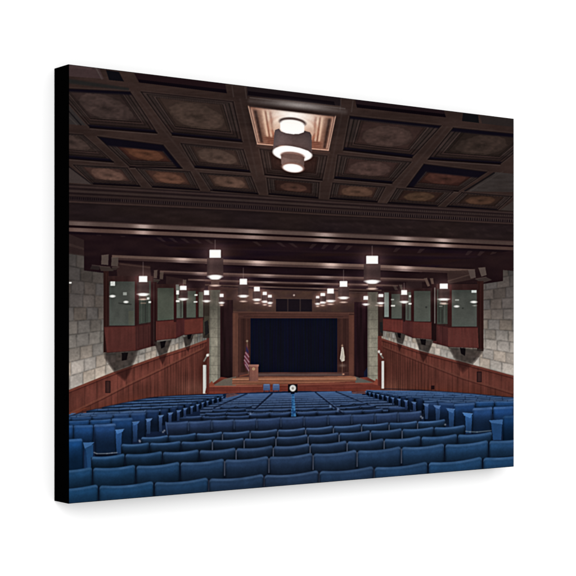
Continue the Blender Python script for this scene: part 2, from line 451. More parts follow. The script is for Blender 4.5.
# flag on staff, lectern
seg((247.2, 341), (248.4, 374), .7, (120, 92, 76), .8); ell(247.1, 341, .9, .9, (140, 120, 100))
poly([(246.4, 344), (248.6, 350), (249.4, 362), (249.6, 372), (246, 369), (243.8, 363), (244.6, 355), (246, 349)], (88, 40, 50))
for k, (a, b) in enumerate((((245.6, 352.5), (248.8, 357)), ((244.6, 356), (249, 362)), ((244.4, 360), (249, 367)), ((245.4, 364.5), (249, 371)))):
    seg(a, b, .8, (176, 150, 160), .75)
poly([(246.2, 346), (248.6, 351), (248.6, 354), (245.8, 351)], (40, 36, 66), .9)
seg((240, 376), (248, 374.5), 1.2, (120, 66, 50), .8)
box(249, 365.3, 258.3, 381.3, wood((122, 77, 66), 2, 30, .06, 5)); box(248.6, 364.6, 258.8, 366.4, (142, 96, 84)); box(249, 366, 250, 381, (88, 54, 48), .7)
ell(253.6, 368.9, 1.3, 1.3, (190, 158, 118)); ell(253.6, 368.9, .6, .6, (120, 96, 70))
# pale flag on the right
seg((342.3, 344), (342.3, 376), .6, (110, 80, 66), .7); ell(342.2, 345.6, .8, .8, (150, 120, 100))
poly([(341.6, 347), (343.2, 347), (344.9, 357), (344.6, 360.8), (341.6, 361.8), (340, 358.6), (341, 352)], (188, 178, 166))
seg((342.6, 349), (341.6, 361), .7, (128, 116, 108), .7); seg((344, 352), (344.2, 360), .5, (140, 120, 96), .7)
glow(342.5, 365.5, 2.2, 1.0, (118, 96, 86), .7); ell(343.4, 374.2, .9, .6, (210, 150, 120))

# ---- 5. side walls
VL = (293.0, 308.0); VR = (293.0, 316.4)


def stone(side):
    vx, vy = VL if side < 0 else VR
    ch = .0616 if side < 0 else .0508
    bw = .000285

    def f(X, Y):
        dx = np.abs(X - vx) + 1e-3
        S = (Y - vy) / dx; D = 1 / dx
        r = S / ch + (.05 if side < 0 else -.3); i = np.floor(r); fr = r - i
        q = D / bw + (i % 2) * .5 + .23 * np.sin(i * 2.1); j = np.floor(q); fq = q - j
        hh = np.sin(i * 12.9898 + j * 78.233) * 43758.5453; hh = hh - np.floor(hh)
        wy = .8 / (ch * dx); wx = .8 / (np.abs(1 / (dx - .5) - 1 / (dx + .5)) / bw * 0 + (bw * dx * dx))
        jm = np.maximum(np.exp(-(np.minimum(fr, 1 - fr) / wy) ** 2), np.exp(-(np.minimum(fq, 1 - fq) / wx) ** 2))
        if side < 0: k = np.interp(Y, [250, 285, 310, 335, 352, 368, 392], [58, 74, 86, 106, 128, 168, 170])
        else: k = np.interp(Y, [265, 290, 312, 335, 350, 376], [60, 78, 94, 128, 160, 166])
        if side < 0: k = k + 34 * sm(118, 185, X) * sm(335, 350, Y)
        else: k = k + 22 * sm(455, 400, X) * sm(325, 345, Y)
        k = k * (.91 + .17 * hh) * (1 + .05 * noise(X, Y, 1.6, 1.6, 6) + .04 * noise(X, Y, 5, 5, 7))
        k = k * (1 - .24 * jm * (.75 + .4 * noise(X, Y, 4, 4, 12)))
        k = k * (1 + .06 * noise(X, Y, 14, 10, 13))
        warm = sm(340, 290, Y)
        tn = .02 * np.sin(hh * 40); return np.stack([k * (1.02 + tn), k * (.945 - .02 * warm), k * (.875 + .005 * warm - tn)], -1)
    return f


# left wall
poly([(66, 250), (84, 254), (84, 270.5), (104, 273), (104, 320), (209, 312), (209, 342), (66, 395)], stone(-1))
poly([(483, 276), (503, 280), (503, 269), (516, 271), (516, 380), (378, 342), (378, 325), (483, 330)], stone(1))


def dado(side, rail):
    vx, vy = VL if side < 0 else VR

    def f(X, Y):
        dx = np.abs(X - vx) + 1e-3; D = 1 / dx
        up = Y < rail(X)
        bw = np.where(up, .00030, .00019)
        q = D / bw; j = np.floor(q); fq = q - j
        hh = np.sin(j * 78.233) * 43758.5453; hh = hh - np.floor(hh)
        wx = .55 / (bw * dx * dx); jm = np.exp(-(np.minimum(fq, 1 - fq) / wx) ** 2) * np.clip(1.3 / wx * .6, .25, 1)
        b = (.92 + .13 * hh) * (1 + .07 * noise(X, Y, 1.4, 14, 3) + .06 * noise(X, Y, 12, 12, 5)) * (1 - .22 * jm * (.7 + .5 * noise(X, Y, 5, 12, 6)))
        k = (84 if side < 0 else 78) + 10 * sm(40, 130, 293 - X if side < 0 else X - 293) * 0
        k = k + 8 * sm(420, 380, Y)
        b = b * (1 + .07 * noise(X, Y, 3, 22, 8)); lo = np.exp(-(((np.abs(X - 292) - 96) / 22) ** 2 + ((Y - 388) / 9) ** 2)) * .45; lt = np.exp(-(((np.abs(X - 292) - 150) / 60) ** 2 + ((Y - rail(X) + 4) / 8) ** 2)) * .16
        b = b * (1 + lt); g = .525 + .10 * lo; return np.stack([k * b * (1 + lo * .5), k * g * b * (1 + lo * .6), k * (.44 + .12 * lo) * b * (1 + lo * .5)], -1)
    return f


DL = lin([(60, 393.3), (69, 390), (114, 371.9), (157.7, 356.3), (188, 346.6), (209, 338.8)])
RL = lin([(60, 418.4), (69, 414), (104, 397), (129, 384), (158, 370.2), (203, 348), (209, 345)])
band(DL, lin([(60, 440), (220, 400)]), 64, 207, dado(-1, RL))
DR = lin([(376, 336.4), (420, 351), (483, 367.7), (516, 376.6)])
RR = lin([(378, 344), (385, 347), (420, 361), (462, 377.6), (516, 394)])
band(DR, lin([(370, 400), (516, 410)]), 380, 516, dado(1, RR))
band(off(DL, -.2), off(DL, 2.2, 1.2), 64, 207, (112, 62, 50), .8); band(off(DL, 2.4), off(DL, 3.4), 64, 207, (58, 28, 26), .6)
band(off(DR, -.2), off(DR, 1.8), 380, 516, (104, 56, 47), .8); band(off(DR, 2.0), off(DR, 3.0), 380, 516, (54, 26, 24), .6)
band(off(RL, -1.2, -.6), off(RL, 1.0, .6), 66, 204, (116, 66, 52), .5, .5); band(off(RL, 1.0), off(RL, 2.2), 66, 204, (60, 28, 25), .6)
band(off(RR, -.7, -1), off(RR, .6, 1), 383, 516, (100, 57, 47), .5, .5); band(off(RR, .9), off(RR, 2.0), 383, 516, (58, 27, 24), .6)
poly([(66, 416), (84, 408), (110, 404), (72, 420)], (132, 66, 46), .5)
box(105.2, 380.8, 110.4, 393, (42, 22, 22)); box(106.2, 381.6, 109.6, 392.2, (66, 38, 34), .8)
box(476.8, 371.6, 481.8, 382.2, (40, 22, 22)); box(477.8, 372.6, 481, 381.4, (62, 36, 34), .8)
box(153, 393, 156.6, 397.6, (34, 18, 20)); box(431, 385.6, 434.4, 389.6, (34, 18, 20))
glow(415, 377, 1.1, 3.0, (34, 14, 16), .8); glow(173.5, 381, .9, 3.0, (40, 16, 16), .7)
# end bits next to the stage
box(203, 300, 209.4, 338, (52, 44, 38)); box(204, 316, 209.4, 334, (70, 64, 52), .6)
poly([(204.5, 322), (208, 320), (209, 333), (205, 336)], (34, 30, 30))
box(206.8, 338, 209.3, 388, wood((84, 46, 40)))
box(378, 300, 383, 336, (50, 36, 33)); poly([(379.5, 322), (382.5, 322), (383, 334), (380, 332)], (36, 32, 32))
box(377.8, 336, 381.6, 386, wood((92, 46, 40)))
box(203.1, 365, 206.2, 393.4, (206, 206, 200)); box(204.9, 365, 206.2, 393.4, (150, 150, 146), .6)
box(381.4, 361, 384.0, 388.6, (212, 212, 208)); box(381.4, 361, 382.1, 388.6, (150, 148, 146), .6)
path([(204, 361), (206.6, 356.5), (208.8, 354)], 1.3, (120, 116, 108)); ell(207.6, 355.2, 1.3, 1.3, (232, 230, 222))
path([(383, 358), (380.8, 355), (379, 352)], 1.2, (120, 116, 108)); ell(378.9, 351.6, 1.0, 1.3, (226, 224, 218)); ell(381, 354, .8, .8, (226, 224, 218))
poly([(205, 393), (207, 384), (209, 387), (209, 394)], (88, 40, 34))

# dark woodwork zone above the boxes
poly([(66, 234), (150, 238), (205, 262), (205, 292), (104, 284), (104, 271), (84, 270), (84, 255), (66, 252)], lambda X, Y: np.stack([31 + 4 * noise(X, Y, 14, 4, 5), 18 + 3 * noise(X, Y, 14, 4, 5), 21 + 2 * noise(X, Y, 14, 4, 5)], -1))
poly([(69, 234), (84, 240), (84, 256), (66, 253.5)], (46, 33, 32), .8); poly([(69, 243), (84, 248), (84, 250), (69, 246)], (60, 45, 42), .5)
poly([(514, 250), (452, 262), (383, 285), (380, 296), (483, 284), (503, 281), (503, 270), (514, 271)], lambda X, Y: np.stack([32 + 4 * noise(X, Y, 14, 4, 6), 19 + 3 * noise(X, Y, 14, 4, 6), 21 + 2 * noise(X, Y, 14, 4, 6)], -1))
band(off(B2, -.2), off(B2, 2.6), 112, 474, hl((86, 66, 59), P2, 95)); band(off(B2, 2.6), off(B2, 4.6), 112, 474, hl((58, 41, 39), P2, 70))
band(B3, off(B3, 1.7), 160, 425, hl((78, 58, 53), P3, 80)); band(off(B3, 1.7), off(B3, 3.2), 160, 425, hl((50, 34, 33), P3, 60))
band(B4, off(B4, 1.5), 188, 398, hl((70, 51, 47), [(200, 5, .3), (268, 8, .6), (318, 8, .6), (366, 4, .5)], 75))
poly([(116, 262), (150, 266), (152, 286), (118, 284)], (52, 35, 33), .8); seg((120, 264), (150, 267.6), 1.0, (76, 56, 50), .6)
poly([(447, 271), (470, 270), (474, 279), (448, 284)], (54, 39, 36), .85); seg((448, 281), (472, 274), 1.0, (80, 62, 56), .6); seg((448, 284), (483, 284), 1, (24, 14, 16), .8)
poly([(166, 276), (184, 279), (184, 288), (166, 288)], (50, 34, 32), .7); poly([(406, 282), (422, 281), (422, 291), (406, 291)], (46, 32, 32), .7)
# corbel blocks
for P, cc in (([(101.6, 255.4), (108.6, 254.6), (108.2, 265), (101.2, 264.4)], (92, 77, 71)), ([(111.6, 257.6), (118.4, 257.2), (118, 266.4), (111.2, 266)], (86, 72, 66)),
              ([(99, 266), (110, 267), (114, 271), (101, 271)], (62, 50, 46)), ([(112, 267), (119, 267), (116, 270), (112, 270)], (60, 47, 44)), ([(92, 265), (100, 266), (99, 270), (90, 269)], (46, 36, 36)),
              ([(154, 270.5), (157.4, 270.2), (157, 278.4), (153.6, 278)], (88, 70, 64)), ([(160, 272), (163.6, 272), (163, 279.4), (159.6, 279)], (84, 67, 60)), ([(152, 279), (160, 280), (156, 285), (152, 284)], (56, 46, 42)),
              ([(183.6, 280), (186.2, 280), (186, 284.6), (183.4, 284.4)], (84, 68, 60)),
              ([(468, 270), (474.8, 269.4), (475.8, 277.6), (470.6, 278.6)], (92, 76, 71)), ([(478.4, 268), (485.2, 267.4), (486.6, 275), (481.4, 276.6)], (94, 79, 73)), ([(475, 279), (486, 277), (492, 280), (482, 283)], (66, 53, 50)),
              ([(424, 278.6), (427, 278.2), (430, 285.8), (427.6, 286.6)], (98, 76, 68)), ([(430, 278.6), (433, 278.4), (434, 284.6), (432, 286)], (94, 72, 64)),
              ([(393, 286), (396, 286), (398, 290), (395, 290)], (66, 52, 48)), ([(399, 285), (402, 285), (403, 290), (401, 290)], (72, 60, 56))):
    poly(P, tuple(v * .84 for v in cc)); seg(P[0], P[1], .6, (104, 86, 78), .45)


# ---- 6. glazed boxes
def glass(x0, y0, x1, y1, base=(66, 68, 62), yb=None):
    yb = y1 if yb is None else yb
    base = c3(base)
    poly([(x0, y0), (x1, y0), (x1, yb), (x0, y1)], lambda X, Y: base * (1 + .10 * sm(y0, y1, Y) - .12 * sm(y0 + 9, y0, Y) + .06 * noise(X, Y, 5, 9, 2))[..., None])


def panel(P, cc, seed=3):
    poly(P, wood(cc, 1.6, 18, .07, seed))
    seg(P[0], P[1], .8, (58, 26, 26), .8); seg(P[3], P[2], .9, (50, 22, 22), .7)


FR = (44, 25, 23)
# left nearest
box(103.4, 271, 108.8, 352.6, wood(FR)); box(108, 276, 153.5, 330, wood((48, 30, 29)))
box(105.8, 273, 106.8, 352, (58, 34, 31), .6)
glass(109.2, 281.4, 134.8, 325.6, (64, 66, 61)); glass(139, 281, 150.8, 324, (52, 56, 50), 322)
box(134.8, 276, 139, 330, wood((48, 26, 26))); box(128.5, 311, 134, 325, (84, 82, 64), .35)
panel([(104, 327), (135.4, 326), (135.4, 350.8), (107, 352.8)], (78, 40, 36)); panel([(135.4, 326), (154, 323.5), (154, 345.6), (135.4, 350.8)], (64, 34, 32))
for x in (141.5, 145.5, 149): seg((x, 300), (x, 322), .6, (86, 88, 80) if x != 145.5 else (30, 26, 26), .6)
for x in (138.5, 143.5, 148.5): seg((x, 326), (x, 347), .5, (48, 24, 24), .8)
box(150.8, 282, 156.8, 346, wood((40, 20, 21))); seg((153.8, 283), (153.8, 345), .8, (84, 74, 68), .35)
# left second
box(156, 284, 185, 322, wood((46, 28, 27)))
glass(157.4, 288, 174, 320.6, (67, 70, 61), 319.4); glass(176.4, 286.5, 183.2, 318, (70, 74, 66))
panel([(156, 321.4), (176, 320), (176, 338.2), (156, 340.4)], (84, 42, 37), 5); panel([(176, 320), (184.6, 318), (184.6, 334), (176, 338.2)], (68, 33, 33), 6)
box(173.8, 286, 176.4, 322, wood((50, 24, 24))); seg((183.8, 288), (183.8, 318), 1.1, (36, 20, 20))
seg((181, 302), (181, 317), .9, (34, 24, 24), .7); seg((178, 304), (178, 316), .7, (104, 104, 96), .6)
# left third
box(184.6, 288, 204, 320, wood((44, 28, 27)))
glass(186.4, 291, 195.8, 317.4, (68, 71, 63)); glass(198.8, 292, 203.2, 317, (74, 74, 64))
panel([(184.6, 319.4), (203, 317.8), (203, 333), (184.6, 335)], (92, 45, 38), 7); seg((196.8, 292), (196.8, 318), 1.2, (60, 26, 25))
# right nearest
box(477, 281, 483.4, 351, wood(FR)); box(433, 284, 478, 330, wood((48, 29, 28))); seg((480.6, 284), (480.6, 350), .9, (62, 32, 30), .5)
glass(451.8, 290, 476.8, 326.6, (66, 68, 63)); glass(437, 289, 447.4, 324, (54, 57, 51))
box(447.4, 285, 451.8, 330, wood((52, 27, 26)))
panel([(448, 327.4), (477.6, 327.6), (478.6, 348), (448, 346.8)], (84, 43, 39), 8); panel([(432.8, 324.6), (448, 327), (448, 346.6), (432.8, 342.6)], (70, 36, 35), 9)
for x in (437.5, 442.5): seg((x, 327), (x, 344), .5, (46, 24, 23), .8)
for x in (454, 460, 466, 472): seg((x, 330), (x, 346), .4, (84, 38, 35), .7)
seg((439, 304), (439, 322), .7, (30, 26, 26), .7); seg((444.6, 304), (444.6, 322), 1.3, (84, 86, 80), .55); seg((442.2, 310), (442.2, 323), .9, (36, 32, 30), .6)
box(431.6, 284, 436.6, 341, wood((34, 18, 19))); seg((434.8, 288), (434.8, 323), .9, (142, 140, 134), .7)
# right second
box(402.5, 288, 432, 323, wood((44, 28, 28)))
glass(414, 291, 430.6, 321.6, (67, 69, 63)); glass(405.6, 292, 411, 320.4, (66, 68, 62))
box(411, 290, 413.8, 322, wood((48, 24, 24))); panel([(412.6, 321.6), (431.6, 322.4), (431.6, 339.4), (412.6, 337.6)], (84, 42, 38), 10)
panel([(402.6, 320), (412.6, 321.6), (412.6, 337.6), (402.6, 333.6)], (70, 35, 34), 11)
seg((404.2, 292), (404.2, 321), 1.6, (34, 22, 22)); seg((408, 303), (408, 319), .8, (36, 28, 28), .6)
# right third
box(383, 291, 402.6, 320, wood((42, 27, 27)))
glass(391.6, 294, 401.8, 318.6, (68, 70, 64)); glass(384.2, 292.4, 388.8, 317, (106, 114, 108))
seg((390, 292), (390, 318), 1.5, (40, 22, 22)); panel([(383, 318.6), (402.6, 320), (402.6, 333.4), (383, 330.4)], (94, 45, 40), 12)


# shade and brackets under the boxes
def bracket(P, core, tri):
    for k in range(4):
        cx = sum(p[0] for p in P) / len(P); cy = sum(p[1] for p in P) / len(P); q = 1.04 - .06 * k
        poly([(cx + (x - cx) * q, cy + (y - cy) * q) for x, y in P], lambda X, Y: c3((48, 40, 37)) * (1 + .25 * noise(X, Y, 2.5, 2.5, 4))[..., None], .38)
        cx = sum(p[0] for p in tri) / 3; cy = sum(p[1] for p in tri) / 3 if len(tri) == 3 else tri[0][1]; cx = sum(p[0] for p in tri) / len(tri)
        poly([(cx + (x - cx) * (1.06 - .12 * k), cy + (y - cy) * (1.06 - .1 * k)) for x, y in tri], (40, 19, 18), .24)
    poly(core, (18, 13, 15), .95)


bracket([(104.6, 353), (137.8, 350.4), (136, 357), (132.4, 365.6), (114.4, 372.2), (108, 363), (104.6, 358)], [(121.6, 352.8), (128.2, 352.4), (126.6, 360), (121.8, 360.8)], [(114.2, 372.4), (132.8, 365.4), (130, 373), (125, 381.5), (121, 378)])
bracket([(154, 342), (171.6, 339.6), (167.4, 352.6), (159, 356.2)], [(160, 341.6), (166, 340.6), (164.6, 347), (161.2, 348.6)], [(158.4, 356.4), (167.6, 353), (162.6, 365.4)])
bracket([(183, 337), (194, 334.4), (190.4, 345), (185.2, 347)], [(187, 335), (192, 334), (190.4, 338.6), (187.8, 339.4)], [(185, 347.4), (190.6, 345.2), (188.4, 352.4)])
bracket([(448.6, 347.2), (483.3, 349), (481.6, 353.4), (472.6, 364.4), (455.4, 359.8), (451, 352)], [(459.8, 347.8), (465.6, 348.2), (465, 356), (461, 353.6)], [(455.6, 360), (472.4, 364.8), (466, 370), (462.6, 373.4), (458, 367)])
bracket([(415.6, 338.4), (433.6, 340), (428.6, 353), (419.2, 350)], [(420, 338.8), (426, 339.4), (425.4, 345.4), (421.4, 344.4)], [(418.4, 350.4), (429.2, 353.2), (423, 363)])
bracket([(394.6, 332.4), (405.6, 334.2), (402.6, 344.6), (397.4, 342.8)], [(397.2, 332.8), (401, 333.4), (400.6, 338.4), (398.2, 337.4)], [(397, 343), (402.4, 345), (399, 352.4)])


# ---- 7. hanging lamps
WH = (255, 253, 248)


def pend(x0, x1, yt0, yt1, yr0, yr1, yb=None, rod=None, flare=1.0):
    cx = (x0 + x1) / 2; w_ = (x1 - x0); bw = w_ * .72
    if rod: seg((cx, rod), (cx, yt0), .5, (120, 104, 100), .6)
    ht = yr0 - yt1
    if ht > 4:
        poly([(cx - bw, yt1), (cx + bw, yt1), (cx + bw, yr0), (cx - bw, yr0)], lambda X, Y: np.stack([44 + 10 * np.exp(-((X - cx + bw * .5) / (bw * .3)) ** 2), 32 + 8 * np.exp(-((X - cx + bw * .5) / (bw * .3)) ** 2), 32 + 7 * np.exp(-((X - cx + bw * .5) / (bw * .3)) ** 2)], -1), .92)
    gl = max(1.2, w_ * .28)
    glow(cx, (yt0 + yt1) / 2, w_ * .75, (yt1 - yt0) * .9, (62, 50, 48), .9, True)
    glow(cx, (yr0 + yr1) / 2, w_ * .9, (yr1 - yr0) * 1.4, (56, 44, 42), .8, True)
    r = min(.8, w_ * .2)
    box(x0, yt0, x1, yt1, WH); seg((x0 + r, yt0), (x1 - r, yt0), .7, WH, .5)
    ym = (yr0 + yr1) / 2; rx = w_ / 2 * flare
    ell(cx, yr0 + (yr1 - yr0) * .35, rx * 1.22, max(.7, (yr1 - yr0) * .38), WH)
    ell(cx, ym + .3, rx * .95, max(.8, (yr1 - yr0) * .52), WH)
    if yb:
        box(cx - w_ * .36, yr1, cx + w_ * .36, yb, (96, 74, 68), .85)
        ell(cx, yb, w_ * .38, max(.6, w_ * .07), (240, 208, 190), .9)


pend(209.4, 220.8, 250, 257.8, 275, 279.6, 285.6, 240)
pend(366.3, 378, 256, 263.8, 280, 283.8, 288.8, 246)
pend(239.7, 246.9, 279, 284.5, 295, 297.6, 301.4, 268)
pend(339.8, 347.3, 281.3, 286.8, 296.7, 299.2, 302.3, 270)
pend(254, 259.7, 287, 291.3, 298.7, 301, 303.2)
pend(262.7, 266.8, 292, 295, 300.8, 302.8, 304.8)
pend(268.1, 271.8, 295, 297.5, 302, 304, 305.8)
pend(327.3, 333.8, 288.7, 293.6, 300, 302.2, 304.2)
pend(320.4, 325, 293.2, 295.9, 301.7, 303.6, 305.4)
pend(316, 319.3, 296.2, 298.3, 303, 304.8, 306.2)
pend(363.6, 368.1, 296.2, 299.8, 303.6, 305.2)
pend(378.4, 383.2, 294.2, 297, 302.2, 304.2, 305.8)
pend(401.2, 407, 290.3, 294.7, 301, 303, None, 283)
pend(439.8, 447.8, 283.8, 288.7, 298.4, 300.6, 303.8)
pend(138.9, 147.3, 276.2, 281.9, 293.2, 296, 299.4, 262)
pend(180, 186.4, 286, 290, 298.2, 300.2, None, 280)
pend(204, 209, 290.6, 295, 300.3, 302, None)
pend(219.8, 223.5, 294, 297, 302, 303.8, 305.2)
for x0, y0, x1, y1, cc, al in ((176.2, 290.6, 179, 294.4, WH, .9), (175.8, 284.6, 179, 290.4, (120, 122, 116), .7), (176, 300.2, 179.6, 301.9, WH, .9), (194.6, 294.2, 197.4, 295.8, (220, 220, 210), .85), (193.8, 301.2, 197.3, 302.6, WH, .9),
                               (147, 297.6, 149.2, 299.4, (236, 236, 230), .9), (148.6, 301.2, 151, 303, (226, 226, 220), .85), (140.5, 302.6, 146, 303.8, (180, 150, 130), .4),
                               (409, 295.2, 411, 297.2, (236, 236, 230), .9), (408.6, 303, 411.4, 304.6, WH, .9), (391, 299, 394, 300.3, (176, 176, 168), .7), (391, 305, 395, 306.4, (228, 226, 218), .85),
                               (110.4, 281.5, 114.9, 285.7, (206, 208, 202), .95), (123, 292.2, 126.8, 295.2, (150, 154, 146), .8), (69, 282, 71.4, 283.4, WH, .9),
                               (471.4, 290.2, 476.6, 292.8, (196, 200, 196), .9), (455, 299.2, 459, 300.8, (160, 162, 154), .7), (440, 302.6, 446, 303.6, (206, 196, 186), .6), (439, 305.8, 442.6, 306.8, (150, 146, 140), .6)):
    box(x0, y0, x1, y1, cc, al)
for cx, cy, rx, ry, cc in ((112.5, 296.2, 2.7, 1.2, WH), (126, 302, 2.2, 1.1, WH), (473.8, 302, 3.0, 1.1, WH), (456.6, 306.4, 2.4, 1.0, WH), (474.6, 305.6, 1.6, .5, (150, 150, 142)), (377.2, 305.4, 1.6, .5, (180, 160, 150))):
    ell(cx, cy, rx, ry, cc, .95)
seg((119, 303.2), (131, 304.4), 1.4, (34, 34, 32), .5)
ell(426.2, 307.2, .8, .8, (44, 44, 42)); ell(462.8, 308.2, .9, .7, (44, 46, 42))


# ---- 8. seats
def bluebase(x, y):
    """dye colour over the hall: livelier at both lower corners, greyer far away"""
    s = np.clip(np.abs(x - 292) / 215, 0, 1); s = s * s * (3 - 2 * s)
    near = np.clip((y - 405) / 70, 0, 1)
    c = c3((29, 45, 69)) * (1 - s) + c3((23, 58, 92)) * s
    f = c3((41, 61, 94)) * (1 - s) + c3((35, 64, 102)) * s
    return c * near + f * (1 - near)


def mixc(a, b, t): return a * (1 - t) + b * t


def seat(xl, yl, xr, yr, H, sag=2.0, rc=2.5, gap=.5, base=None, hi=1.0, lean=0.0, seed=0, deep=0):
    x0, x1 = xl + gap, xr - gap
    w = win(x0 - 1, min(yl, yr) - 2, x1 + 1, max(yl, yr) + H + sag + 2)
    if w is None: return
    X, Y = w[2], w[3]
    Xs = X - lean * (Y - min(yl, yr))
    u = (Xs - x0) / (x1 - x0)
    uc = np.clip(u, 0, 1)
    top = yl + (yr - yl) * uc + sag * (1 - (2 * np.abs(uc - .44) / 1.12) ** 2.0) * 1.0
    dxe = np.minimum(Xs - x0, x1 - Xs)
    t = np.clip(dxe / rc, 0, 1); top = top + rc * .8 * (1 - np.sqrt(np.clip(1 - (1 - t) ** 2, 0, 1)))
    d = Y - top
    A = np.clip(d * 1.6 + .5, 0, 1) * np.clip(dxe * 2 + .5, 0, 1) * (d < H)
    b = bluebase((xl + xr) / 2, (yl + yr) / 2) if base is None else c3(base)
    hf = d / H
    hw = max(.8, min(2.6, H * .13))
    k = .94 - .44 * sm(.08, .75, hf)
    if deep: k = k * (1 - .30 * sm(.05, .3, hf))
    k = k * (1 + .05 * noise(X, Y, 5, 7, 3 + seed) + .03 * noise(X, Y, 1.2, 1.2, 5))
    k = k * (1 - .30 * np.exp(-(dxe / 1.4) ** 2))
    col = k[..., None] * b
    h1 = np.exp(-((d - hw * .5) / (hw * .5)) ** 2) * hi * (.85 + .3 * noise(X, Y, 8, 8, 31 + seed))
    hc = mixc(b * 1.4, c3((98, 126, 164)), .58)
    col = col * (1 - .62 * h1[..., None]) + hc * (.62 * h1[..., None])
    h2 = np.exp(-((d - hw * 2.1) / (hw * 1.2)) ** 2) * .35 * hi
    col = col * (1 + h2[..., None] * .55)
    lay(w, A, np.clip(col, 0, 255))


def row(seps, tops, H, sag, rc, gap=.55, hi=1.0, base=None, under=(11, 16, 29), light_gap=0.0, deep=0):
    f = lin(list(zip(seps, tops)))
    band(off(f, 2.2), off(f, H), seps[0], seps[-1], lambda X, Y: c3(under) + 0 * X[..., None] + (np.clip(np.abs(X - 292) / 220, 0, 1) * 8)[..., None] * c3((0, .6, 1)))
    for i in range(len(seps) - 1):
        jit = .25 * math.sin(i * 2.7 + H)
        seat(seps[i], tops[i] + jit * .3, seps[i + 1], tops[i + 1] + jit * .3, H, sag, rc, gap, base, hi, 0, i, deep)
    if light_gap:
        for i in range(1, len(seps) - 1):
            if 200 < seps[i] < 420: seg((seps[i] + .1, tops[i] + 3.2), (seps[i] + .1, tops[i] + 3.2 + H * .5), .8, (112, 122, 142), light_gap)


def extend(seps, tops, lo, hi):
    d0 = seps[1] - seps[0]; s0 = tops[1] - tops[0]
    while seps[0] > lo: seps.insert(0, seps[0] - d0); tops.insert(0, tops[0] - s0)
    d1 = seps[-1] - seps[-2]; s1 = tops[-1] - tops[-2]
    while seps[-1] < hi: seps.append(seps[-1] + d1); tops.append(tops[-1] + s1)
    return seps, tops


# floor of seating as a dark navy field
poly([(66, 419), (110, 406), (150, 397.6), (182, 395), (225, 393.6), (292, 391), (370, 391.5), (420, 390.4), (470, 394), (518, 398), (518, 512), (66, 512)], (18, 30, 54))
# far middle block
FY = [392.6, 393.9, 395.3, 396.9, 398.7, 400.7, 402.9, 405.3, 408.0, 411.2]


def aisle(y, a, b): return a[0] + (b[0] - a[0]) * (y - a[1]) / (b[1] - a[1])


for k, y in enumerate(FY):
    xl = aisle(y, (236, 392), (160, 416)); xr = aisle(y, (345, 391), (425, 411))
    xl = max(xl, 200 if y > 403 else 150)
    H = 1.6 + .32 * k
    f = lin([(xl, y + 1.6 + .1 * k), (292, y + .2), (xr, y - 1.4 - .1 * k)])
    band(f, off(f, H + 3), xl, xr, lambda X, Y, k=k, f=f: mixc(c3((46, 66, 102)), c3((26, 40, 66)), k / 10) * (1 - .42 * sm(.9, 1.5 + .16 * k, Y - f(X)) + .1 * noise(X, Y, 5, 2, k))[..., None], 1, .3)
    band(f, off(f, .9 + .04 * k), xl, xr, lambda X, Y, k=k: c3((80, 106, 148)) * (1 - .028 * k) + (10 * noise(X, Y, 5 + k, 2, k))[..., None], .85, .3)
    n = 26
    for i in range(n):
        x = xl + (xr - xl) * (i + .5 * (k % 2)) / n
        if k > 3: seg((x, f(x) + .4), (x, f(x) + H + .4), .35, (18, 28, 52), .55)
glow(262, 397, 16, 3.5, (66, 92, 136), .22); glow(324, 396, 16, 3.5, (66, 92, 136), .22)
for a, b, wd in (((272, 393.6), (247, 416.5), 1.9), ((247, 393.8), (214, 408), 1.5), ((315.6, 392.3), (341, 412.2), 1.5), ((336, 391.6), (372, 406), 1.3)):
    seg(a, b, wd, (16, 24, 44), .85, .4)
    seg((a[0] + 1.2, a[1]), (b[0] + 1.9, b[1]), .6, (96, 120, 160), .4, .4)
# sloping rows just behind the cross aisle, left and right of centre
for (xa, ya, xb, yb, n, H) in ((178, 416, 250, 415.2, 3, 4.0), (205, 412.6, 248, 411.6, 2, 3.6), (249, 413.6, 290, 412.2, 2, 4.2), (297, 412.0, 337, 410.4, 2, 4.2), (343, 410.8, 383, 408.2, 2, 5.0), (388, 406.6, 410, 405.6, 1, 6),
                               (252, 409.2, 290, 408.4, 2, 3), (297, 408.2, 333, 406.6, 2, 3), (345, 406.6, 376, 404.4, 2, 3), (212, 409, 246, 408, 2, 3), (220, 405.8, 252, 405, 2, 2.6), (340, 403.4, 368, 401.6, 2, 2.6)):
    sp = [xa + (xb - xa) * i / n for i in range(n + 1)]; tp = [ya + (yb - ya) * i / n for i in range(n + 1)]
    row(sp, tp, H, .7, 1.0, .25, 1.1, (37, 55, 88))
# bright centre strip between the two halves
poly([(291.8, 392.5), (294.0, 392.5), (296, 416.6), (291.2, 416.6)], lambda X, Y: np.stack([42 + 26 * noise(X, Y, 1.2, 1.4, 3), 92 + 40 * noise(X, Y, 1.2, 1.4, 3), 142 + 42 * noise(X, Y, 1.2, 1.4, 3)], -1), .88)
for x, y in ((250.4, 413.6), (338, 409.6), (330.4, 406.4)): glow(x, y, .8, .9, (120, 146, 186), .7)
# red carpet edge seen beyond the left block
poly([(226, 394), (234, 393), (240, 394.8), (226, 398)], (96, 62, 60), .8); poly([(352, 391.8), (368, 391.0), (366, 394), (352, 393.6)], (104, 62, 58), .8)


